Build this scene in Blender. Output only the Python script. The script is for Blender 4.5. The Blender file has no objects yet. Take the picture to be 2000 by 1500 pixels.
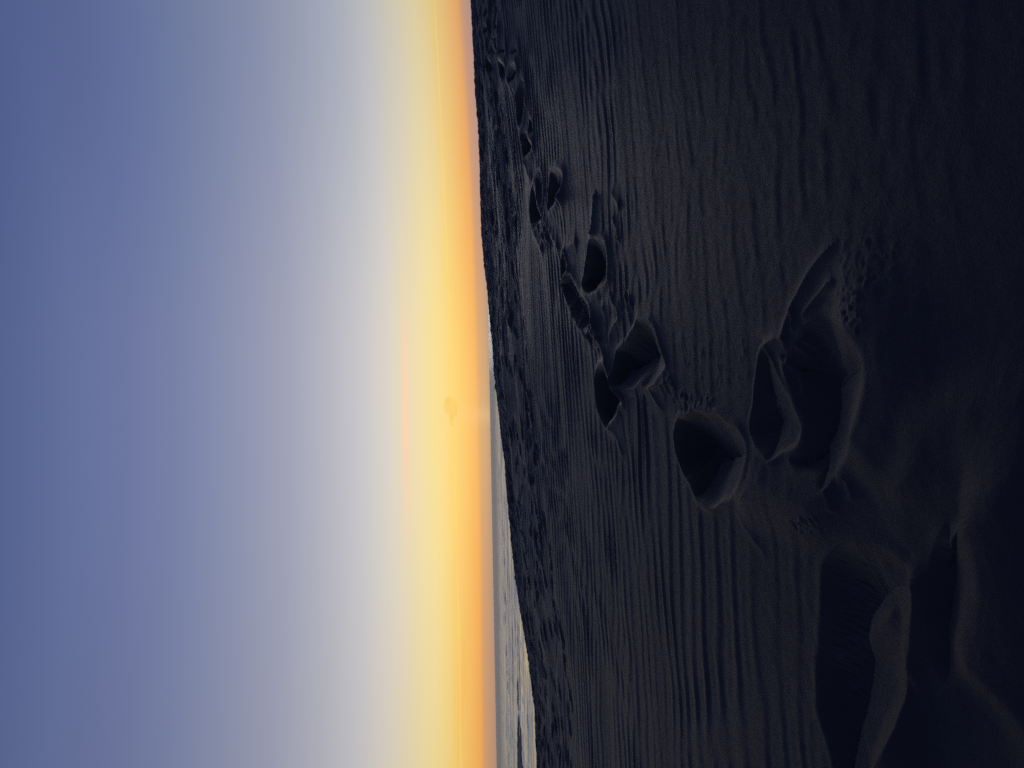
import bpy, math
import numpy as np
from mathutils import Matrix, Vector

scene = bpy.context.scene
col = scene.collection
rad = math.radians

# ---------------------------------------------------------------- camera
# The photograph is a portrait picture lying on its side (sky to the left), so the camera is rolled a quarter turn.
F = 1502.0                     # focal length in photograph pixels (26 mm equivalent)
H = 0.55                       # camera height above the sand under it, metres
UPC = np.array([-0.0187, 1.0, 44.0 / F]); UPC /= np.linalg.norm(UPC)   # world up in upright-camera axes (right, up, back)
fw = np.array([0, 0, -1.0]); fw = fw - UPC * (fw @ UPC); fw /= np.linalg.norm(fw)
rt = np.cross(fw, UPC)
W2U = np.stack([rt, fw, UPC])  # rows: world x, y, z in upright-camera axes -> world = W2U @ v
cam_x = W2U @ np.array([0, -1.0, 0])     # picture right = down
cam_y = W2U @ np.array([1.0, 0, 0])      # picture up = right
cam_z = W2U @ np.array([0, 0, 1.0])      # backwards
cam = bpy.data.cameras.new("camera"); cam_ob = bpy.data.objects.new("camera", cam); col.objects.link(cam_ob)
M = Matrix.Identity(4)
for i in range(3):
    M[i][0] = cam_x[i]; M[i][1] = cam_y[i]; M[i][2] = cam_z[i]
M[0][3], M[1][3], M[2][3] = 0, 0, H
cam_ob.matrix_world = M
cam.sensor_width = 36; cam.lens = 36 * F / 2000
cam.clip_start = 0.02; cam.clip_end = 200000
scene.camera = cam_ob
scene.view_settings.view_transform = 'Standard'
scene.view_settings.look = 'None'
scene.view_settings.exposure = 0
scene.view_settings.gamma = 1
scene.cycles.use_denoising = False
scene.cycles.max_bounces = 6

def ray(px, py):
    """azimuth (rad, + right) and tan of elevation of a photograph pixel"""
    px = np.asarray(px, float); py = np.asarray(py, float)
    v = np.stack([750 - py, 1000 - px, np.full_like(px, -F)], -1)
    w = v @ W2U.T
    return np.arctan2(w[..., 0], w[..., 1]), w[..., 2] / np.hypot(w[..., 0], w[..., 1])

# ---------------------------------------------------------------- sky and light
SUN_AZ, SUN_EL = rad(-1.9), rad(3.5)
LAMP_AZ = rad(11)         # lamp turned right of the hidden sun, keeping glint off the visible sea
def lin(c):
    return tuple(((x / 255) / 12.92 if x / 255 <= .04045 else ((x / 255 + .055) / 1.055) ** 2.4) for x in c)

class Nodes:
    def __init__(s, tree):
        s.t = tree; s.n = tree.nodes; s.l = tree.links
    def link(s, a, b): s.l.new(a, b)
    def put(s, sock, v):
        if hasattr(v, 'is_output'): s.l.new(v, sock)
        else: sock.default_value = v
    def math(s, op, a, b=None, c=None, clamp=False):
        n = s.n.new('ShaderNodeMath'); n.operation = op; n.use_clamp = clamp
        s.put(n.inputs[0], a)
        if b is not None: s.put(n.inputs[1], b)
        if c is not None: s.put(n.inputs[2], c)
        return n.outputs[0]
    def rng(s, v, a, b, c=0.0, d=1.0, smooth=False):
        n = s.n.new('ShaderNodeMapRange')
        if smooth: n.interpolation_type = 'SMOOTHSTEP'
        s.put(n.inputs[0], v)
        for k, x in zip((1, 2, 3, 4), (a, b, c, d)): s.put(n.inputs[k], x)
        return n.outputs[0]
    def ramp(s, v, stops):
        n = s.n.new('ShaderNodeValToRGB'); r = n.color_ramp
        while len(r.elements) < len(stops): r.elements.new(0.5)
        for e, (p, c) in zip(r.elements, stops):
            e.position = p
        for e, (p, c) in zip(r.elements, stops):
            e.color = (*c, 1)
        s.put(n.inputs[0], v); return n.outputs[0]
    def mix(s, f, a, b, mode='MIX'):
        n = s.n.new('ShaderNodeMix'); n.data_type = 'RGBA'; n.blend_type = mode
        s.put(n.inputs[0], f); s.put(n.inputs[6], a); s.put(n.inputs[7], b)
        return n.outputs[2]
    def noise(s, vec, scale, detail=3, rough=.5):
        n = s.n.new('ShaderNodeTexNoise'); s.put(n.inputs['Vector'], vec)
        n.inputs['Scale'].default_value = scale; n.inputs['Detail'].default_value = detail
        n.inputs['Roughness'].default_value = rough
        return n.outputs[0]
    def comb(s, x, y, z):
        n = s.n.new('ShaderNodeCombineXYZ')
        for k, v in enumerate((x, y, z)): s.put(n.inputs[k], v)
        return n.outputs[0]
    def gauss(s, v, c, w):
        d = s.math('DIVIDE', s.math('SUBTRACT', v, c), w)
        return s.math('EXPONENT', s.math('MULTIPLY', s.math('MULTIPLY', d, d), -1.0))

world = bpy.data.worlds.new("World"); scene.world = world; world.use_nodes = True
W = Nodes(world.node_tree); W.n.clear()
tc = W.n.new('ShaderNodeTexCoord')
sep = W.n.new('ShaderNodeSeparateXYZ'); W.link(tc.outputs['Generated'], sep.inputs[0])
X, Y, Z = sep.outputs
az = W.math('ARCTAN2', X, Y)
# thin haze strata near the horizon make the bands uneven
strat = W.noise(W.comb(W.math('MULTIPLY', az, 1.6), 0.0, W.math('MULTIPLY', Z, 60.0)), 1.0, 4, .55)
dz = W.math('MULTIPLY', W.math('SUBTRACT', strat, 0.5), W.rng(Z, 0.0, 0.12, 0.007, 0.0015))
azr = W.math('MAXIMUM', az, 0.0)
tilt = W.math('MULTIPLY', W.math('MULTIPLY', azr, azr), 0.05)      # haze lies a little higher to the right
zz = W.math('SUBTRACT', W.math('ADD', Z, dz), tilt)
def zs(x): return math.sin(math.atan((957 - x) / F))
sky_px = [(957, (184, 148, 122)), (951, (198, 155, 122)), (944, (208, 158, 118)), (937, (216, 161, 112)), (930, (248, 176, 95)),
          (916, (251, 190, 102)), (900, (252, 203, 112)), (882, (252, 215, 124)), (866, (250, 221, 146)), (848, (247, 225, 158)),
          (822, (240, 222, 173)), (795, (231, 218, 186)), (760, (219, 211, 199)), (710, (200, 198, 201)), (650, (182, 182, 192)),
          (570, (160, 163, 183)), (470, (139, 146, 174)), (370, (121, 131, 168)), (270, (109, 119, 161)), (170, (100, 113, 156)),
          (80, (90, 104, 148)), (0, (82, 97, 143))]
stops = [(zs(x) / 0.6, lin(c)) for x, c in sky_px] + [(0.97 , lin((79, 92, 140)))]
glow = W.ramp(W.math('DIVIDE', zz, 0.6), stops)
# above the frame the dusk sky goes on darkening towards the zenith
up = W.rng(Z, 0.50, 0.95, 1.0, 0.35, True)
daz = W.math('SUBTRACT', az, SUN_AZ)
side = W.rng(W.gauss(daz, 0.0, 0.62), 0.0, 1.0, 0.66, 1.02)
k = W.math('MULTIPLY', up, side)
glow = W.mix(1.0, glow, W.comb(k, k, k), 'MULTIPLY')
# to the right of the sunset the sky is cooler above and paler below
rside = W.rng(az, 0.02, 0.50, 0.0, 1.0, True)
glow = W.mix(rside, glow, W.mix(1.0, glow, W.mix(W.rng(Z, 0.05, 0.16), (.93, 1.0, 1.45, 1), (.76, .84, .98, 1)), 'MULTIPLY'))
# warm bloom round the hidden sun and its pillar
warm = W.math('MULTIPLY', W.gauss(daz, 0.0, 0.16), W.gauss(Z, 0.045, 0.05))
glow = W.mix(W.math('MULTIPLY', warm, 0.28), glow, (*lin((255, 222, 132)), 1))
pillar = W.math('MULTIPLY', W.gauss(daz, -0.006, 0.012), W.rng(Z, 0.12, 0.0, 0.0, 1.0, True))
glow = W.mix(W.math('MULTIPLY', pillar, 0.22), glow, (*lin((255, 214, 150)), 1))
# a hair-thin bright cloud edge that rises to the right
wob = W.math('MULTIPLY', W.math('SUBTRACT', W.noise(W.comb(W.math('MULTIPLY', az, 6.0), 0.0, 0.0), 1.0, 3), 0.5), 0.0012)
lz = W.math('ADD', W.math('MULTIPLY_ADD', az, 0.0152, 0.0484), wob)
line = W.math('MULTIPLY', W.gauss(Z, lz, 0.0007), W.rng(W.noise(W.comb(W.math('MULTIPLY', az, 9.0), 2.0, 0.0), 1.0, 3), 0.35, 0.62, 0.25, 1.0))
glow = W.mix(W.math('MULTIPLY', line, 0.42), glow, (*lin((255, 232, 120)), 1))
# pinkish high streak
pz = W.math('ADD', 0.1085, W.math('MULTIPLY', W.math('SUBTRACT', W.noise(W.comb(W.math('MULTIPLY', az, 12.0), 5.0, 0.0), 1.0, 3), 0.5), 0.006))
pink = W.math('MULTIPLY', W.gauss(Z, pz, 0.0048), W.gauss(daz, 0.0, 0.13))
glow = W.mix(W.math('MULTIPLY', pink, 0.85), glow, (*lin((255, 211, 174)), 1))
# faint strata low on the left
st = W.noise(W.comb(W.math('MULTIPLY', az, 7.0), 8.0, W.math('MULTIPLY', Z, 420.0)), 1.0, 3, .6)
stm = W.math('MULTIPLY', W.math('MULTIPLY', W.rng(az, -0.14, -0.36, 0.0, 1.0, True), W.gauss(Z, 0.038, 0.016)), W.rng(st, 0.5, 0.75, 0.0, 1.0))
glow = W.mix(W.math('MULTIPLY', stm, 0.65), glow, (*lin((252, 178, 84)), 1))
# the rest of the dome, away from the sunset
nish = W.n.new('ShaderNodeTexSky'); nish.sky_type = 'NISHITA'; nish.sun_disc = False
nish.sun_elevation = SUN_EL; nish.sun_rotation = LAMP_AZ; nish.air_density = 1.0; nish.dust_density = 1.5
BACK = (0.03, 0.035, 0.06, 1)
far = W.mix(1.0, nish.outputs[0], BACK, 'MULTIPLY')
far = W.mix(1.0, far, W.ramp(Z, [(0.0, (.048, .048, .072)), (.35, (.044, .052, .092)), (1.0, (.036, .045, .085))]), 'ADD')
front = W.rng(W.math('COSINE', daz), 0.15, 0.80, 0.0, 1.0, True)
sky = W.mix(front, far, glow)
bg = W.n.new('ShaderNodeBackground'); W.link(sky, bg.inputs[0]); bg.inputs[1].default_value = 1.0
wo = W.n.new('ShaderNodeOutputWorld'); W.link(bg.outputs[0], wo.inputs[0])

sl = bpy.data.lights.new("sun", 'SUN'); sl.energy = 0.18; sl.angle = rad(20); sl.color = (1.0, 0.94, 0.94)
so = bpy.data.objects.new("sun", sl); col.objects.link(so)
sd = Vector((math.sin(LAMP_AZ) * math.cos(SUN_EL), math.cos(LAMP_AZ) * math.cos(SUN_EL), math.sin(SUN_EL)))
so.rotation_euler = sd.to_track_quat('Z', 'Y').to_euler(); so.location = (0, 40, 30)

# ---------------------------------------------------------------- helpers
rng = np.random.RandomState(7)
def smooth(a, b, x):
    t = np.clip((x - a) / (b - a), 0, 1); return t * t * (3 - 2 * t)
def tile(n, fn, seed):
    """periodic random texture whose spectrum is fn(kx, ky) in cycles per tile; unit variance"""
    r = np.random.RandomState(seed)
    s = np.fft.fft2(r.randn(n, n))
    kx = np.fft.fftfreq(n, 1 / n)[None, :]; ky = np.fft.fftfreq(n, 1 / n)[:, None]
    t = np.fft.ifft2(s * fn(kx, ky)).real
    return (t / t.std()).astype(np.float32)
def band(k0, sharp=0.5):
    return lambda kx, ky: np.exp(-((np.log(np.hypot(kx, ky) + 1e-6) - math.log(k0)) / sharp) ** 2)
def sample(t, x, y):
    n = t.shape[0]
    u = (x % 1.0) * n; v = (y % 1.0) * n
    i = np.floor(u).astype(np.int64); j = np.floor(v).astype(np.int64)
    fu = (u - i).astype(np.float32); fv = (v - j).astype(np.float32)
    i %= n; j %= n; i2 = (i + 1) % n; j2 = (j + 1) % n
    return (t[j, i] * (1 - fu) + t[j, i2] * fu) * (1 - fv) + (t[j2, i] * (1 - fu) + t[j2, i2] * fu) * fv
N_LOW = tile(512, band(10, .7), 1)      # blobs of 1/10 tile
N_LOW2 = tile(512, band(10, .7), 2)
N_FINE = tile(1024, band(90, .6), 3)
def mesh_obj(name, verts, faces, mat, parent=None, normals=None):
    me = bpy.data.meshes.new(name)
    nv, nf = len(verts), len(faces); k = faces.shape[1]
    me.vertices.add(nv); me.loops.add(nf * k); me.polygons.add(nf)
    me.vertices.foreach_set('co', np.ascontiguousarray(verts, np.float32).ravel())
    me.loops.foreach_set('vertex_index', np.ascontiguousarray(faces, np.int32).ravel())
    me.polygons.foreach_set('loop_start', np.arange(0, nf * k, k, dtype=np.int32))
    me.update(calc_edges=True)
    me.polygons.foreach_set('use_smooth', np.ones(nf, bool))
    if normals is not None:
        a = me.attributes.new('custom_normal', 'FLOAT_VECTOR', 'POINT')
        a.data.foreach_set('vector', np.ascontiguousarray(normals, np.float32).ravel())
    me.validate(); me.update()
    o = bpy.data.objects.new(name, me); col.objects.link(o)
    if mat: me.materials.append(mat)
    if parent: o.parent = parent
    return o
def grid_faces(nr, nc, wrap=False):
    idx = np.arange(nr * nc).reshape(nr, nc)
    if wrap: idx = np.concatenate([idx, idx[:, :1]], 1)
    return np.stack([idx[:-1, :-1], idx[:-1, 1:], idx[1:, 1:], idx[1:, :-1]], -1).reshape(-1, 4)
def material(name):
    m = bpy.data.materials.new(name); m.use_nodes = True
    n = Nodes(m.node_tree); return m, n, n.n['Principled BSDF']

# ---------------------------------------------------------------- sand: base form
crest_px = np.array([(0, 920), (100, 925), (200, 931), (300, 937), (400, 942), (500, 948), (600, 957), (700, 965), (800, 976), (900, 986),
                     (1000, 994), (1100, 1005), (1200, 1017), (1250, 1026), (1300, 1034), (1350, 1040), (1400, 1045), (1500, 1050)], float)
ca, ce = ray(crest_px[:, 1], crest_px[:, 0])
o = np.argsort(ca); ca, ce = ca[o], ce[o]
RC = 8.0
PHI_T = np.linspace(-math.pi, math.pi, 2881)
e_t = np.interp(PHI_T, np.concatenate([[-math.pi, -2.2, -1.0], ca, [0.8, 1.6, 2.4, math.pi]]),
                np.concatenate([[-.04, -.07, -.066], ce, [0.024, 0.03, 0.0, -.04]]))
kern = np.exp(-np.linspace(-2, 2, 21) ** 2); kern /= kern.sum()
e_s = np.convolve(np.concatenate([e_t[-10:], e_t, e_t[:10]]), kern, 'same')[10:-10]
R0, R1, SL = RC - 0.8, RC + 1.0, -0.13
def prof(r, g):
    """height along one direction: a straight run of slope g, then over the crest and down to the beach"""
    t = np.clip(r - R0, 0, R1 - R0); q = (SL - g) / (R1 - R0)
    return np.where(r < R0, g * r, g * R0 + g * t + q * t * t / 2 + SL * np.clip(r - R1, 0, None))
rr_ = np.linspace(R0 - 1, R1, 200)
g_t = e_s + H / RC
for _ in range(8):
    m = ((prof(rr_[None], g_t[:, None]) - H) / rr_[None]).max(1)
    g_t = g_t + (e_s - m)
def G(phi): return np.interp(phi, PHI_T, g_t)
SEA = H - 4.55
def at(pts):
    """photograph pixels on the sand -> ground x, y"""
    p = np.array(pts, float); a, t = ray(p[:, 0], p[:, 1])
    r = H / np.maximum(G(a) - t, H / (RC - .4))
    return np.stack([r * np.sin(a), r * np.cos(a)], 1)

phi = np.concatenate([np.linspace(-math.pi, -1.15, 60, endpoint=False), np.linspace(-1.15, -.60, 120, endpoint=False),
                      np.linspace(-.60, .60, 960, endpoint=False), np.linspace(.60, 1.15, 120, endpoint=False),
                      np.linspace(1.15, math.pi, 60, endpoint=False)])
rs = [0.02, 0.12, 0.22, 0.32, 0.4]
while rs[-1] < RC + 1.2: rs.append(rs[-1] + (0.02 if rs[-1] < .6 else min(max(0.0034 * rs[-1], .003), 0.0105)))
while rs[-1] < 75: rs.append(rs[-1] * 1.02)
r = np.array(rs); NR, NC = len(r), len(phi)
PX = (r[:, None] * np.sin(phi)[None]).astype(np.float64); PY = (r[:, None] * np.cos(phi)[None]).astype(np.float64)
Rg = np.broadcast_to(r[:, None], (NR, NC)); PHg = np.broadcast_to(phi[None], (NR, NC))
Zb = prof(Rg, G(phi)[None])
Zb = np.where(Rg > 30, np.maximum(Zb, SEA - 1.5), Zb)

# ---------------------------------------------------------------- sand: ripples and old scuffs
TS = 16.0
def rip_spec(l0, dl, da):
    k0 = TS / l0
    def f(kx, ky):
        k = np.hypot(kx, ky) + 1e-6; a = np.arctan2(kx, np.abs(ky) + 1e-9)
        return np.exp(-((k - k0) / (k0 * dl)) ** 2) * np.exp(-(a / da) ** 2)
    return f
def ripples(l0, dl, da, seed):
    t = tile(2048, rip_spec(l0, dl, da), seed)
    env = np.fft.ifft2(np.fft.fft2(t * t) * np.exp(-(np.hypot(np.fft.fftfreq(2048, 1 / 2048)[None], np.fft.fftfreq(2048, 1 / 2048)[:, None]) / 30) ** 2)).real
    return (t / np.sqrt(np.maximum(env, .05)) ** .75).astype(np.float32)
RIP = ripples(0.081, .22, .27, 11)
RIP2 = ripples(0.30, .35, .14, 12)
# the ripple crests run with the lie of the beach: straight lines on the mean plane of the slope
g_mean = float(G(0.0)) + .04 * np.tan(np.clip(PHg, -.9, .9))
Q = H / np.clip(H / np.maximum(Rg, .05) - G(phi)[None] + g_mean, .045, None)
RX, RY = Q * np.sin(PHg), Q * np.cos(PHg)
wx = RX + 0.20 * sample(N_LOW, PX / 22, PY / 22); wy = RY + 0.022 * sample(N_LOW2, PX / 30, PY / 18) + .006 * sample(N_LOW, PX / 6, PY / 4)
rp = sample(RIP, wx / TS, wy / TS)
rp = sample(RIP, wx / TS, (wy + 0.008 * rp) / TS)           # steeper lee side
rp = np.sign(rp) * np.abs(rp) ** .9
amp_n = np.clip(0.75 + 0.30 * sample(N_LOW, PX / 26 + .3, PY / 13 + .1), .25, 1.3)
flat = (1 - 0.38 * smooth(2.2, 1.4, Rg) * smooth(-.18, .10, PHg)) * (1 - .15 * smooth(3.6, 2.2, Rg) * smooth(.1, .3, PHg)) * (1 - .52 * smooth(2.6, 1.1, Rg))
fade = 1 - smooth(RC, RC + 1.5, Rg)
RA = (.0013 + .0006 * smooth(1.6, 2.4, Rg) * (1 - smooth(4.5, 6.5, Rg))) * amp_n * flat * fade
rip = RA * rp + 0.0006 * fade * flat * sample(RIP2, wx / TS, wy / TS)
# gentle swells and hummocks
und = 0.008 * sample(N_LOW, PX / 30, PY / 12) * smooth(2.5, 5, Rg) + 0.003 * sample(N_LOW2, PX / 9, PY / 9) * smooth(3.5, 6, Rg) * fade
und = und + .0030 * sample(N_FINE, PX / 11, PY / 7) * smooth(RC - 1.4, RC - .6, Rg) * fade
und = und * (0.35 + 0.65 * (1 - smooth(RC, RC + 2, Rg)))
relief = np.zeros((NR, NC)); keep = np.ones((NR, NC))       # keep: how much of the ripple field survives

def box(xy, pad):
    """row and column slices of the grid round some ground points"""
    rr = np.hypot(xy[:, 0], xy[:, 1]); aa = np.arctan2(xy[:, 0], xy[:, 1]); d = pad / max(rr.min(), .3)
    i = np.searchsorted(r, [rr.min() - pad, rr.max() + pad]); j = np.searchsorted(phi, [aa.min() - d, aa.max() + d])
    return slice(max(i[0] - 1, 0), min(i[1] + 1, NR)), slice(max(j[0] - 1, 0), min(j[1] + 1, NC))
def seg_dist(x, y, P, closed):
    best = np.full(x.shape, 1e9); ox = np.zeros_like(x); oy = np.zeros_like(x); par = np.zeros_like(x)
    n = len(P)
    for k in range(n if closed else n - 1):
        a, b = P[k], P[(k + 1) % n]; d = b - a; L = d @ d + 1e-12
        t = np.clip(((x - a[0]) * d[0] + (y - a[1]) * d[1]) / L, 0, 1)
        ex, ey = x - a[0] - t * d[0], y - a[1] - t * d[1]; q = np.hypot(ex, ey); m = q < best
        best = np.where(m, q, best); ox = np.where(m, ex, ox); oy = np.where(m, ey, oy); par = np.where(m, (k + t) / n, par)
    return best, ox, oy, par
def inside(x, y, P):
    c = np.zeros(x.shape, bool); n = len(P)
    for k in range(n):
        (x0, y0), (x1, y1) = P[k], P[(k + 1) % n]
        c ^= ((y0 > y) != (y1 > y)) & (x < (x1 - x0) * (y - y0) / (y1 - y0 + 1e-15) + x0)
    return c
def spline(P, closed, n=6):
    P = np.array(P, float); m = len(P); out = []
    for k in range(m if closed else m - 1):
        p = [P[(k + q) % m] if closed else P[min(max(k + q, 0), m - 1)] for q in (-1, 0, 1, 2)]
        for t in np.arange(n) / n:
            out.append(.5 * (2 * p[1] + (p[2] - p[0]) * t + (2 * p[0] - 5 * p[1] + 4 * p[2] - p[3]) * t * t + (3 * p[1] - p[0] - 3 * p[2] + p[3]) * t ** 3))
    if not closed: out.append(P[-1])
    return np.array(out)
prints = []     # (label, grid rows, grid columns, mask)
def pit(px, depth, wf=.03, wn=.07, rim=.004, rimw=.015, label=None, rough=.0, part=True, sm=True):
    P = at(px); P = spline(P, True, 4) if sm else P
    I, J = box(P, .30); x, y = PX[I, J], PY[I, J]
    x = x + .0035 * sample(N_LOW, x / 2, y / 2); y = y + .0035 * sample(N_LOW, x / 2 + .5, y / 2)
    d, ox, oy, _ = seg_dist(x, y, P, True); ins = inside(x, y, P); s = np.where(ins, d, -d)
    ny = np.where(ins, oy, -oy) / np.maximum(d, 1e-6)
    w = wf + (2.2 * wn - wf) * smooth(-.5, .8, ny)
    body = np.where(ins, -depth * (1 - np.exp(-(d / w) ** 1.25)) + .0006 * smooth(.3, -.5, ny) * smooth(0, .03, d) * sample(N_FINE, x / .9, (y + .3 * x) / 5), 0)
    if rough:
        body = body + np.where(ins, rough * smooth(0, .03, d) * sample(N_FINE, x / 1.7, y / 1.7), 0)
    body = body + rim * np.exp(-(s / rimw) ** 2) + .25 * rim * np.exp(-(np.minimum(s, 0) / .08) ** 2) * (s < 0) * smooth(0, -rimw, s)
    relief[I, J] += body
    keep[I, J] *= 1 - .95 * smooth(-.05, .012, s)
    if part: prints.append((label, I, J, s > -.004))
def ridge(px, h, w, skew=0.0, taper=.2, p=1.1):
    P = spline(at(px), False, 5); I, J = box(P, .25); x, y = PX[I, J], PY[I, J]
    d, ox, oy, t = seg_dist(x, y, P, False)
    ts = 0; ws = 1e-30                                   # fades in and out along its length
    for k, (qx, qy) in enumerate(P):
        wk = 1 / ((x - qx) ** 2 + (y - qy) ** 2 + .00002) ** 3
        ts = ts + wk * k / (len(P) - 1); ws = ws + wk
    ts = ts / ws
    e = smooth(.02, taper, ts) * smooth(.98, 1 - taper, ts)
    w2 = w * (1 + skew * np.clip(oy / np.maximum(d, 1e-6) * 1.3, -1, 1))      # oy > 0: the far side
    relief[I, J] += h * np.exp(-(d / w2) ** p) * e
    keep[I, J] *= 1 - .6 * np.exp(-(d / (2.5 * w)) ** 2)
def mound(px, h, soft, k=.8):
    P = spline(at(px), True, 4); I, J = box(P, .5); x, y = PX[I, J], PY[I, J]
    d, _, _, _ = seg_dist(x, y, P, True); s = np.where(inside(x, y, P), d, -d)
    relief[I, J] += h * smooth(-soft, soft, s); keep[I, J] *= 1 - k * smooth(-soft, soft, s)
def crumbs(px, h, size=1.0, n=60, seed=0):
    P = at(px); rs_ = np.random.RandomState(seed)
    lo, hi = P.min(0), P.max(0); c = 0
    while c < n:
        p = lo + (hi - lo) * rs_.rand(2)
        if not inside(np.array([p[0]]), np.array([p[1]]), P)[0]: continue
        c += 1; w = (.0028 + .0032 * rs_.rand()) * size * np.hypot(*p) ** .6
        I, J = box(p[None], 4 * w); x, y = PX[I, J], PY[I, J]
        an = rs_.rand() * 3.14
        u = (x - p[0]) * math.cos(an) + (y - p[1]) * math.sin(an); v = -(x - p[0]) * math.sin(an) + (y - p[1]) * math.cos(an)
        relief[I, J] += .35 * h * (.4 + rs_.rand()) * np.exp(-((u / w) ** 2 + (v / (w * 1.8)) ** 2) ** 1.5) * (1 if rs_.rand() < .7 else -1)

# old scuffs in the middle distance: shallow weathered dents lying across the ripples
for k in range(760):
    q = rng.rand(); rad_ = 3.4 + 4.5 * q ** .75; a = rng.uniform(-.62, .62)
    if a > .05 and rad_ < 5.2 and rng.rand() < .85: continue
    if rad_ < 4.6 and rng.rand() < .97: continue
    c = np.array([rad_ * math.sin(a), rad_ * math.cos(a)])
    L, B, D = rng.uniform(.03, .085), rng.uniform(.025, .06), rng.uniform(.006, .018)
    I, J = box(c[None], .7); x, y = PX[I, J] - c[0], PY[I, J] - c[1]
    an = rng.normal(0, .6); u = x * math.cos(an) + y * math.sin(an); v = -x * math.sin(an) + y * math.cos(an)
    v = v + .4 * u * u / L * rng.uniform(-1, 1)
    q2 = (u / L) ** 2 + (v / B) ** 2
    relief[I, J] += -D * np.exp(-q2 ** 1.7) + .3 * D * np.exp(-((np.sqrt(q2) - 1.35) / .45) ** 2) * np.where(v > 0, 1, .35)
    keep[I, J] *= 1 - .6 * np.exp(-q2)

# ---------------------------------------------------------------- sand: the footprints, from the far end of the trail to the camera
def dent(cx, cy, wx_, wy_, depth, label=None):
    t = np.linspace(0, 2 * math.pi, 10, endpoint=False) + .2
    pit(np.stack([cx + wx_ * np.cos(t) * (1 + .15 * np.sin(3 * t)), cy + wy_ * np.sin(t)], 1), depth, .05, .16, .012, .05, label)
for a in [(931, 52, 2.5, 14, .05), (944, 58, 3.0, 20, .06), (953, 55, 3, 15, .06), (953, 22, 2.5, 14, .05), (974, 52, 4.5, 12, .05),
          (976, 73, 5, 10, .04), (964, 96, 3.5, 12, .05), (986, 96, 5, 14, .05), (1006, 98, 5, 14, .05), (971, 98, 2.5, 12, .04)]:
    dent(*a)
F1 = [[(958, 112), (957, 133), (961, 149), (966, 141), (966, 128), (962, 112)],
      [(981, 112), (980, 133), (983, 155), (990, 160), (992, 139), (988, 117)],
      [(999, 128), (995, 149), (997, 164), (1007, 152), (1010, 133), (1007, 117)],
      [(1016, 153), (1011, 181), (1009, 213), (1010, 240), (1018, 253), (1022, 235), (1024, 187), (1023, 155)]]
for p in F1: pit(p, .07, .05, .12, .012, .04)
pit([(1023, 262), (1021, 290), (1023, 312), (1036, 298), (1042, 283), (1034, 269), (1029, 256)], .07, .04, .10, .012, .03)
pit([(1035, 230), (1041, 245), (1041, 262), (1035, 262), (1034, 245)], .05, .04, .08, .008, .03)
pit([(1043, 356), (1039, 381), (1037, 406), (1039, 427), (1043, 441), (1058, 437), (1061, 427), (1058, 412), (1051, 392), (1046, 370)], .065, .035, .10, .010, .025)
pit([(1047, 348), (1054, 330), (1060, 345), (1062, 375), (1060, 405), (1052, 385)], .022, .05, .08, .008, .018)
pit([(1080, 336), (1076, 358), (1073, 378), (1072, 396), (1074, 413), (1082, 404), (1090, 393), (1098, 381), (1101, 365), (1104, 345), (1101, 332), (1092, 326)], .07, .035, .10, .010, .022)
ridge([(1086, 348), (1092, 360), (1097, 372), (1099, 382), (1094, 392)], .022, .03)
pit([(1155, 475), (1152, 493), (1150, 510), (1146, 535), (1142, 555), (1147, 566), (1155, 574), (1164, 575), (1179, 562), (1190, 548), (1190, 531), (1191, 513), (1190, 493), (1186, 475), (1178, 467), (1163, 462)],
    .085, .03, .12, .010, .02, label='deep dark footprint beside a shallow scuffed one')
pit([(1105, 485), (1100, 503), (1099, 524), (1102, 542), (1109, 538), (1115, 528), (1110, 510)], .045, .03, .06, .009, .016)
pit([(1109, 536), (1102, 545), (1102, 556), (1105, 574), (1113, 594), (1120, 608), (1133, 636), (1147, 648), (1166, 645), (1163, 618), (1150, 588), (1137, 570), (1127, 552), (1117, 532)],
    .030, .03, .05, .009, .018, rough=.0035, label='long shallow scuffed footprint with a crumbly floor')
pit([(1167, 731), (1166, 747), (1168, 777), (1172, 798), (1180, 819), (1191, 837), (1202, 825), (1215, 801), (1221, 790), (1216, 771), (1205, 753), (1194, 725), (1187, 710), (1173, 718)],
    .095, .03, .10, .010, .016, label='narrow deep pointed footprint')
pit([(1260, 623), (1244, 635), (1231, 657), (1212, 681), (1207, 699), (1204, 721), (1204, 739), (1212, 755), (1239, 760), (1273, 757), (1289, 739), (1303, 717), (1298, 699), (1292, 681), (1285, 654), (1273, 632)],
    .075, .03, .09, .007, .014, label='wide rounded footprint in the middle of the trail')
pit([(1330, 818), (1321, 853), (1326, 893), (1341, 930), (1353, 946), (1360, 965), (1369, 980), (1397, 990), (1422, 985), (1442, 963), (1456, 930), (1464, 895), (1462, 872), (1448, 848), (1430, 828), (1410, 812), (1385, 804), (1358, 803), (1340, 808)],
    .075, .028, .085, .005, .012, label='deep round footprint with a lit sloping near wall')
mound([(1452, 985), (1475, 890), (1530, 915), (1605, 950), (1622, 985), (1590, 1030), (1520, 1015)], .016, .05)
pit([(1497, 683), (1485, 703), (1478, 747), (1475, 787), (1472, 813), (1470, 840), (1483, 863), (1505, 888), (1517, 902), (1538, 893), (1553, 881), (1568, 855), (1573, 837), (1562, 807), (1549, 777), (1532, 753), (1512, 710)],
    .036, .035, .07, .003, .007, label='left lobe of the large double footprint close to the camera')
pit([(1530, 680), (1553, 664), (1570, 650), (1585, 636), (1605, 627), (1629, 622), (1657, 633), (1682, 657), (1699, 683), (1706, 717), (1706, 750), (1698, 787), (1688, 813), (1678, 853), (1668, 880), (1655, 912), (1638, 938), (1620, 955), (1606, 942), (1563, 916), (1551, 898), (1572, 862), (1580, 835), (1568, 803), (1555, 775), (1539, 745), (1530, 705)],
    .046, .05, .080, .002, .012, label='large rounded footprint close to the camera with a lit near wall')
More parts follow.
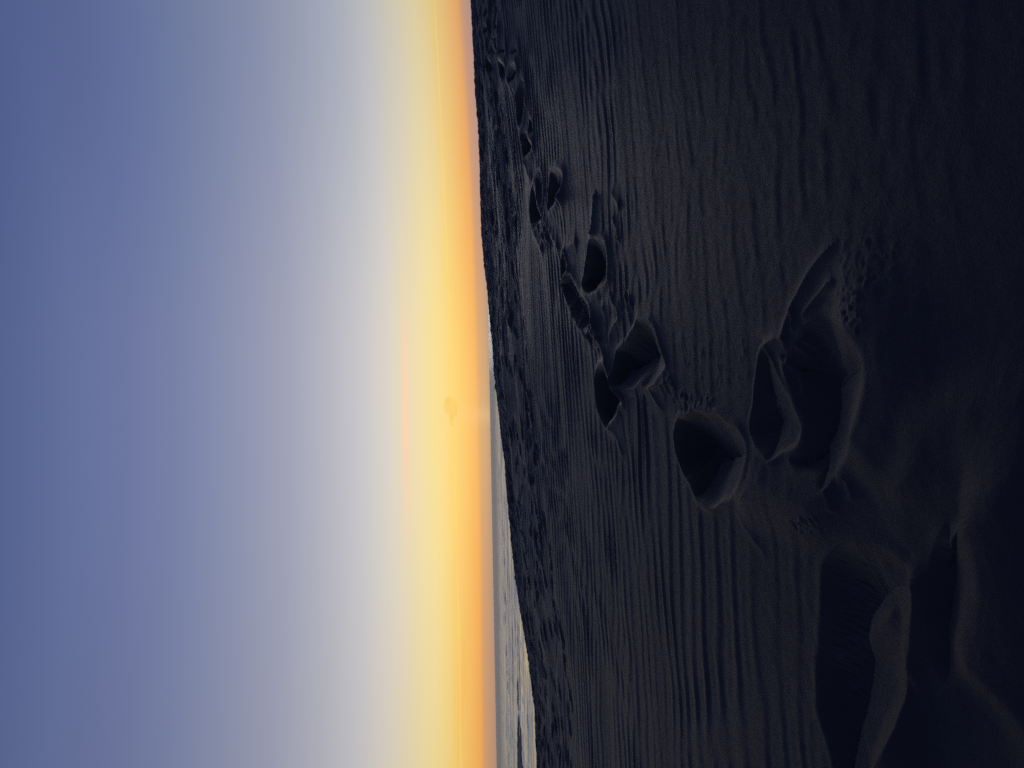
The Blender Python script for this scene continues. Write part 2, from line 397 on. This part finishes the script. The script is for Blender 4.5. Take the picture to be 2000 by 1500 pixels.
ridge([(1533, 690), (1548, 720), (1562, 745), (1572, 790)], .014, .012)
ridge([(1555, 665), (1567, 690), (1577, 710)], .010, .008)
ridge([(1565, 660), (1575, 672), (1582, 682)], .008, .007)
ridge([(1478, 757), (1497, 778), (1510, 800), (1516, 825)], .008, .008)
mound([(1765, 960), (1778, 880), (1812, 800), (1900, 745), (2050, 740), (2050, 1010), (1850, 990)], .010, .035, 0)
ridge([(1646, 460), (1616, 493), (1589, 526), (1565, 568), (1550, 598), (1538, 637), (1532, 678)], .0055, .008, .2)
ridge([(1640, 538), (1607, 571), (1580, 604), (1565, 624)], .005, .007, .2)
ridge([(1550, 598), (1551, 622), (1555, 654)], .005, .006)
ridge([(1495, 683), (1508, 668), (1530, 660), (1545, 668)], .008, .014)
ridge([(1635, 935), (1655, 935), (1664, 958), (1672, 985)], .004, .016, .2)
ridge([(1620, 950), (1628, 975), (1632, 1005)], .003, .012)
pit([(1643, 1057), (1623, 1093), (1610, 1133), (1603, 1187), (1602, 1233), (1604, 1253), (1600, 1293), (1597, 1333), (1598, 1383), (1607, 1427), (1627, 1500), (1640, 1560), (1720, 1570), (1775, 1480), (1815, 1400), (1805, 1340), (1793, 1300), (1785, 1265), (1790, 1215), (1802, 1180), (1810, 1160), (1802, 1130), (1775, 1100), (1735, 1075), (1690, 1052)],
    .038, .05, .095, .002, .012, label='broad hollow of a footprint at the edge of the picture')
mound([(1630, 1290), (1650, 1240), (1700, 1200), (1748, 1195), (1738, 1250), (1690, 1270)], .008, .025, 0)
mound([(1715, 1520), (1745, 1430), (1785, 1390), (1797, 1430), (1790, 1540)], .030, .035, 0)
pit([(1808, 1170), (1818, 1120), (1838, 1050), (1862, 1015), (1880, 1040), (1897, 1090), (1908, 1150), (1908, 1200), (1897, 1250), (1890, 1320), (1872, 1345), (1850, 1330), (1832, 1300), (1818, 1250)],
    .026, .05, .05, .001, .015, label='footprint with a bright curved near wall nearest the camera')
ridge([(1880, 965), (1918, 1000), (1946, 1060), (1962, 1130), (1964, 1180), (1954, 1235), (1940, 1290), (1930, 1345), (1922, 1400)], .024, .080, -.4, .22, 2)
ridge([(1600, 614), (1634, 610), (1670, 626), (1700, 656), (1717, 686), (1724, 720), (1723, 752), (1714, 792), (1702, 835), (1689, 880), (1677, 925), (1680, 975)], .015, .070, -.35, .22, 2)
ridge([(1770, 1095), (1797, 1135), (1806, 1180), (1803, 1240), (1795, 1300), (1790, 1350), (1797, 1395), (1802, 1450)], .014, .030, .3)
ridge([(1150, 588), (1165, 625), (1172, 655), (1185, 690), (1196, 722), (1214, 768), (1221, 790)], .014, .030, .3)
ridge([(1192, 545), (1196, 580), (1206, 600), (1211, 622), (1200, 640), (1195, 660), (1194, 690)], .009, .022)
ridge([(1175, 590), (1185, 615), (1188, 650), (1192, 690)], .008, .022)
ridge([(1165, 370), (1162, 420), (1160, 468)], .012, .03)
ridge([(1195, 372), (1212, 405)], .006, .02)
ridge([(1196, 420), (1203, 438), (1212, 478)], .006, .02)
ridge([(1128, 470), (1105, 490)], .008, .03)
ridge([(1060, 420), (1078, 455), (1095, 490)], .012, .035)
ridge([(1040, 440), (1052, 470), (1062, 490)], .012, .035)
ridge([(1000, 165), (1012, 200), (1020, 260), (1030, 330), (1042, 350)], .014, .05)
ridge([(1305, 720), (1310, 740), (1296, 752), (1276, 757), (1285, 785), (1300, 805)], .007, .016)
ridge([(1191, 838), (1205, 850), (1220, 900)], .006, .02)
ridge([(1435, 985), (1450, 1015), (1470, 1050), (1500, 1090)], .0022, .012)
crumbs([(1292, 755), (1310, 735), (1330, 770), (1400, 780), (1400, 800), (1330, 800)], .006, .9, 48, 1)
crumbs([(1640, 560), (1690, 560), (1710, 640), (1690, 650), (1650, 615)], .003, .6, 60, 2)
crumbs([(1560, 1015), (1610, 1010), (1615, 1040), (1570, 1050)], .004, .6, 24, 3)
crumbs([(1110, 575), (1122, 575), (1175, 650), (1178, 690), (1150, 660), (1120, 610)], .009, 1.7, 110, 4)
crumbs([(1190, 570), (1235, 560), (1240, 600), (1220, 620)], .005, 1.3, 40, 5)
crumbs([(1050, 440), (1062, 470), (1080, 480), (1072, 450)], .010, 2.0, 40, 6)
crumbs([(1640, 470), (1760, 470), (1760, 560), (1660, 560)], .0016, .8, 90, 7)
crumbs([(1330, 690), (1450, 660), (1470, 740), (1360, 770)], .0018, .8, 90, 8)

lump = 0.00015 * sample(N_FINE, PX / 5.5, PY / 5.5) * fade + .00005 * sample(N_FINE, PX / 2.1, PY / 2.1) * fade
Zs = Zb + und + relief + rip * keep + lump
V = np.stack([PX, PY, Zs], -1)
# smooth normals of the whole sheet, so that the footprint pieces meet it without a seam
dR = np.gradient(V, axis=0)
dP = np.roll(V, -1, 1) - np.roll(V, 1, 1)
Nn = np.cross(dP, dR); Nn /= np.maximum(np.linalg.norm(Nn, axis=-1, keepdims=True), 1e-12)
Nn *= np.sign(Nn[..., 2:3] + 1e-9)

ms, n, b = material('sand')
tcs = n.n.new('ShaderNodeTexCoord').outputs['Object']
big = n.noise(tcs, 1.3, 4, .55)
grain = n.noise(tcs, 420, 3, .7)
spots = n.noise(tcs, 150, 2, .6)
c = n.mix(big, (0.044, 0.0440, 0.0570, 1), (0.059, 0.0590, 0.0770, 1))
c = n.mix(n.rng(grain, .35, .65, 0, .45), c, (0.030, 0.0300, 0.0380, 1))
c = n.mix(n.rng(spots, .70, .76, 0, .7), c, (0.02, 0.019, 0.018, 1))
n.put(b.inputs['Base Color'], c)
b.inputs['Roughness'].default_value = .5
b.inputs['Specular IOR Level'].default_value = .030
bp = n.n.new('ShaderNodeBump'); bp.inputs['Strength'].default_value = .5; bp.inputs['Distance'].default_value = .0014
n.put(bp.inputs['Height'], n.math('ADD', n.math('MULTIPLY', grain, .7), n.math('MULTIPLY', spots, .5)))
n.link(bp.outputs[0], b.inputs['Normal'])

faces = grid_faces(NR, NC, True)
owner = np.full((NR, NC), -1, np.int32)
for k, (lab, I, J, m) in enumerate(prints):
    sub = owner[I, J]; sub[m] = k
fo = owner.ravel()[faces]
fown = np.where((fo == fo[:, :1]).all(1), fo[:, 0], -1)
Vf, Nf = V.reshape(-1, 3), Nn.reshape(-1, 3)
def piece(name, sel, parent=None, origin=None):
    f = faces[sel]; u, inv = np.unique(f, return_inverse=True)
    v = Vf[u]
    o = mesh_obj(name, v, inv.reshape(-1, 4), ms, parent, Nf[u])
    return o
sand = piece('sand', fown == -1)
sand['kind'] = 'structure'; sand['category'] = 'sand'
sand['label'] = 'dark wind rippled beach sand rising to a rough crest in front of the sea'
for k, (lab, I, J, m) in enumerate(prints):
    sel = fown == k
    if sel.sum() < 12: continue
    o = piece('footprint', sel, sand)
    if lab: o['label'] = lab

# ---------------------------------------------------------------- sea
phs = np.concatenate([np.linspace(-math.pi, -.75, 80, endpoint=False), np.linspace(-.75, .35, 620, endpoint=False), np.linspace(.35, math.pi, 100, endpoint=False)])
rsea = [36.0]
while rsea[-1] < 900: rsea.append(rsea[-1] * 1.008)
while rsea[-1] < 60000: rsea.append(rsea[-1] * 1.09)
rsea = np.array(rsea)
SX = rsea[:, None] * np.sin(phs)[None]; SY = rsea[:, None] * np.cos(phs)[None]
WV = tile(1024, lambda kx, ky: np.exp(-((np.hypot(kx, ky) - 40) / 22) ** 2) * np.exp(-(np.arctan2(kx, np.abs(ky) + 1e-9) / .35) ** 2), 21)
RS = np.broadcast_to(rsea[:, None], SX.shape)
SZ = SEA + 0.075 * sample(WV, SX / 300, SY / 300) * smooth(70, 150, RS) * (1 - smooth(500, 880, RS)) + .02 * sample(WV, SX / 90, SY / 90) * (1 - smooth(150, 300, RS))
mw, n, b = material('sea_water')
pos = n.n.new('ShaderNodeTexCoord').outputs['Object']
mp = n.n.new('ShaderNodeMapping'); n.link(pos, mp.inputs[0]); mp.inputs['Scale'].default_value = (.05, .35, 1)
mp2 = n.n.new('ShaderNodeMapping'); n.link(pos, mp2.inputs[0]); mp2.inputs['Scale'].default_value = (.010, .09, 1)
w1 = n.noise(mp.outputs[0], 1.0, 5, .65); w2 = n.noise(mp2.outputs[0], 1.0, 4, .6)
n.put(b.inputs['Base Color'], n.mix(w2, (.20, .205, .215, 1), (.29, .295, .305, 1)))
geo = n.n.new('ShaderNodeSeparateXYZ'); n.link(pos, geo.inputs[0])
n.put(b.inputs['Roughness'], n.math('ADD', n.rng(geo.outputs[1], 90, 240, .16, .22, True), n.math('MULTIPLY_ADD', n.rng(w2, .3, .7), .14, n.rng(geo.outputs[1], 300, 900, -.06, .05, True)))); b.inputs['IOR'].default_value = 1.33
bp = n.n.new('ShaderNodeBump'); bp.inputs['Strength'].default_value = .3; bp.inputs['Distance'].default_value = .5
n.put(bp.inputs['Height'], n.math('ADD', w1, n.math('MULTIPLY', w2, 1.5)))
n.link(bp.outputs[0], b.inputs['Normal'])
sea = mesh_obj('sea', np.stack([SX, SY, SZ], -1).reshape(-1, 3), grid_faces(len(rsea), len(phs), True), mw)
sea['kind'] = 'structure'; sea['category'] = 'sea'; sea['label'] = 'calm grey sea reaching to a hazy orange horizon'

def at_sea(pts):
    p = np.array(pts, float); a, t = ray(p[:, 0], p[:, 1]); rr = (SEA - H) / np.minimum(t, -.0005)
    return np.stack([rr * np.sin(a), rr * np.cos(a)], 1)

# dark sandbar running into the picture at its lower edge
bar_px = [(1013.4, 1376), (1012.2, 1400), (1012.0, 1440), (1012.0, 1500), (1012.2, 1600), (1014, 1800), (1036, 1800), (1029, 1600), (1023, 1500), (1019.5, 1450), (1017.5, 1420), (1016, 1400), (1014.8, 1384)]
B = at_sea(bar_px)
cut = at_sea([(1014.6, 1394), (1015.3, 1408), (1015.6, 1425), (1015.4, 1440)])
lo, hi = B.min(0) - 3, B.max(0) + 3
gx, gy = np.meshgrid(np.linspace(lo[0], hi[0], 420), np.linspace(lo[1], hi[1], 200))
d, _, _, _ = seg_dist(gx, gy, B, True); s = np.where(inside(gx, gy, B), d, -d)
dc, _, _, _ = seg_dist(gx, gy, cut, False)
bz = SEA - .25 + .55 * smooth(-3, 4.5, s + .5 * sample(N_LOW, gx / 60, gy / 60)) + .04 * sample(N_LOW2, gx / 30, gy / 30) - .6 * np.exp(-(dc / 2.2) ** 2)
mb, n, b = material('wet_sand')
pos = n.n.new('ShaderNodeTexCoord').outputs['Object']
n.put(b.inputs['Base Color'], n.mix(n.noise(pos, .3, 4), (.10, .095, .09, 1), (.16, .15, .145, 1))); b.inputs['Roughness'].default_value = .7
sel = (bz > SEA - .24)
ff = grid_faces(200, 420)
bar = mesh_obj('sandbar', np.stack([gx, gy, bz], -1).reshape(-1, 3), ff[sel.ravel()[ff].any(1)], mb)
bar['kind'] = 'structure'; bar['category'] = 'sandbar'; bar['label'] = 'low dark pointed sandbar lying in the shallow sea'

# breaking waves
mf, n, b = material('surf_foam')
pos = n.n.new('ShaderNodeTexCoord').outputs['Object']
n.put(b.inputs['Base Color'], n.mix(n.rng(n.noise(pos, .6, 4, .7), .35, .65), (.10, .10, .11, 1), (.75, .74, .73, 1))); b.inputs['Roughness'].default_value = .08
b.inputs['IOR'].default_value = 1.33
def breaker(px, h, w, label, seed, gap=.0, grp=True):
    rs_ = np.random.RandomState(seed)
    P = spline(at_sea(px), False, 60); m = len(P)
    t = np.linspace(0, 1, m)
    nz = sample(N_LOW, t * 1.3 + seed * .37, np.full(m, .1 * seed)); nz2 = sample(N_FINE, t * .9, np.full(m, .21 * seed))
    env = np.clip(.45 + .55 * nz + .25 * nz2 - gap, 0, 1.4) * smooth(0, .08, t) * smooth(1, .92, t)
    T = np.gradient(P, axis=0); T /= np.linalg.norm(T, axis=1, keepdims=True); Nv = np.stack([-T[:, 1], T[:, 0]], 1)
    off = 1.6 * sample(N_LOW2, t * 1.1, np.full(m, .3 * seed)) * w * .4
    prof_s = np.linspace(-1, 1, 11); prof_h = np.exp(-(prof_s / .55) ** 2) * (1 - .25 * prof_s)
    vs = []
    for k in range(m):
        c = P[k] + Nv[k] * off[k]
        for q, hh in zip(prof_s, prof_h):
            e = .15 + .85 * env[k]
            jit = 1 + .25 * nz2[k]
            vs.append((c[0] + Nv[k][0] * q * w * e, c[1] + Nv[k][1] * q * w * e, SEA - .12 + (h * jit + .12) * hh * env[k]))
    o = mesh_obj('breaking_wave', np.array(vs), grid_faces(m, 11), mf)
    o['label'] = label; o['category'] = 'wave'
    if grp: o['group'] = 'breaking waves off the beach'
    return o
breaker([(982, 1085), (984, 1150), (987, 1200), (989, 1260), (991, 1320), (994, 1400), (997, 1500), (1001, 1600)], .12, 7, 'long uneven white breaker farthest from the beach', 3)
breaker([(986.5, 1120), (989, 1180), (991.5, 1260), (993.5, 1330), (996, 1420), (998.5, 1500), (1003, 1600)], .10, 6, 'thin broken breaker line just in front of the farthest breaker', 5, .15)
breaker([(978, 960), (981, 1030), (985, 1090), (988, 1150)], .10, 6, 'short pale breaker close to the sand crest in mid picture', 8)
breaker([(1011.5, 1352), (1013, 1362), (1013.6, 1372), (1013.6, 1380)], .09, 3, 'small pale ridge for sky reflected in thin water at the tip of the dark sandbar', 9)  # pale foam ridge added in place of sky reflected in thin water

# a small smoky cloud in front of the hidden sun
a_, t_ = ray(np.array([880.0]), np.array([800.0])); Dc = 9000.0
mc = bpy.data.materials.new('cloud_vapour'); mc.use_nodes = True
n = Nodes(mc.node_tree); n.n.clear()
pv = n.n.new('ShaderNodeVolumeAbsorption'); pv.inputs['Color'].default_value = (.97, .76, .28, 1); pv.inputs['Density'].default_value = .0044
mo = n.n.new('ShaderNodeOutputMaterial'); n.link(pv.outputs[0], mo.inputs['Volume'])
import bmesh
bm = bmesh.new()
rc = np.random.RandomState(5)
SC = Dc / F
for (px, py, sx, sy) in [(882, 812, 5, 16), (880, 795, 9, 14), (876, 785, 9, 12), (884, 790, 8, 12), (872, 795, 6, 14), (882, 826, 3, 8), (888, 800, 5, 16), (879, 792, 11, 17)]:
    aa, tt = ray(np.array([float(px)]), np.array([float(py)]))
    mtx = Matrix.Translation((Dc * math.sin(aa[0]), Dc * math.cos(aa[0]) + rc.uniform(-40, 40), H + Dc * tt[0])) @ Matrix.Diagonal((sy * SC, 10 * SC, sx * SC, 1))
    bmesh.ops.create_icosphere(bm, subdivisions=4, radius=1, matrix=mtx)
me = bpy.data.meshes.new('cloud'); bm.to_mesh(me); bm.free(); me.materials.append(mc)
cl = bpy.data.objects.new('cloud', me); col.objects.link(cl)
cl['label'] = 'small smoky orange cloud puff low over the sea before the hidden sun'; cl['category'] = 'cloud'
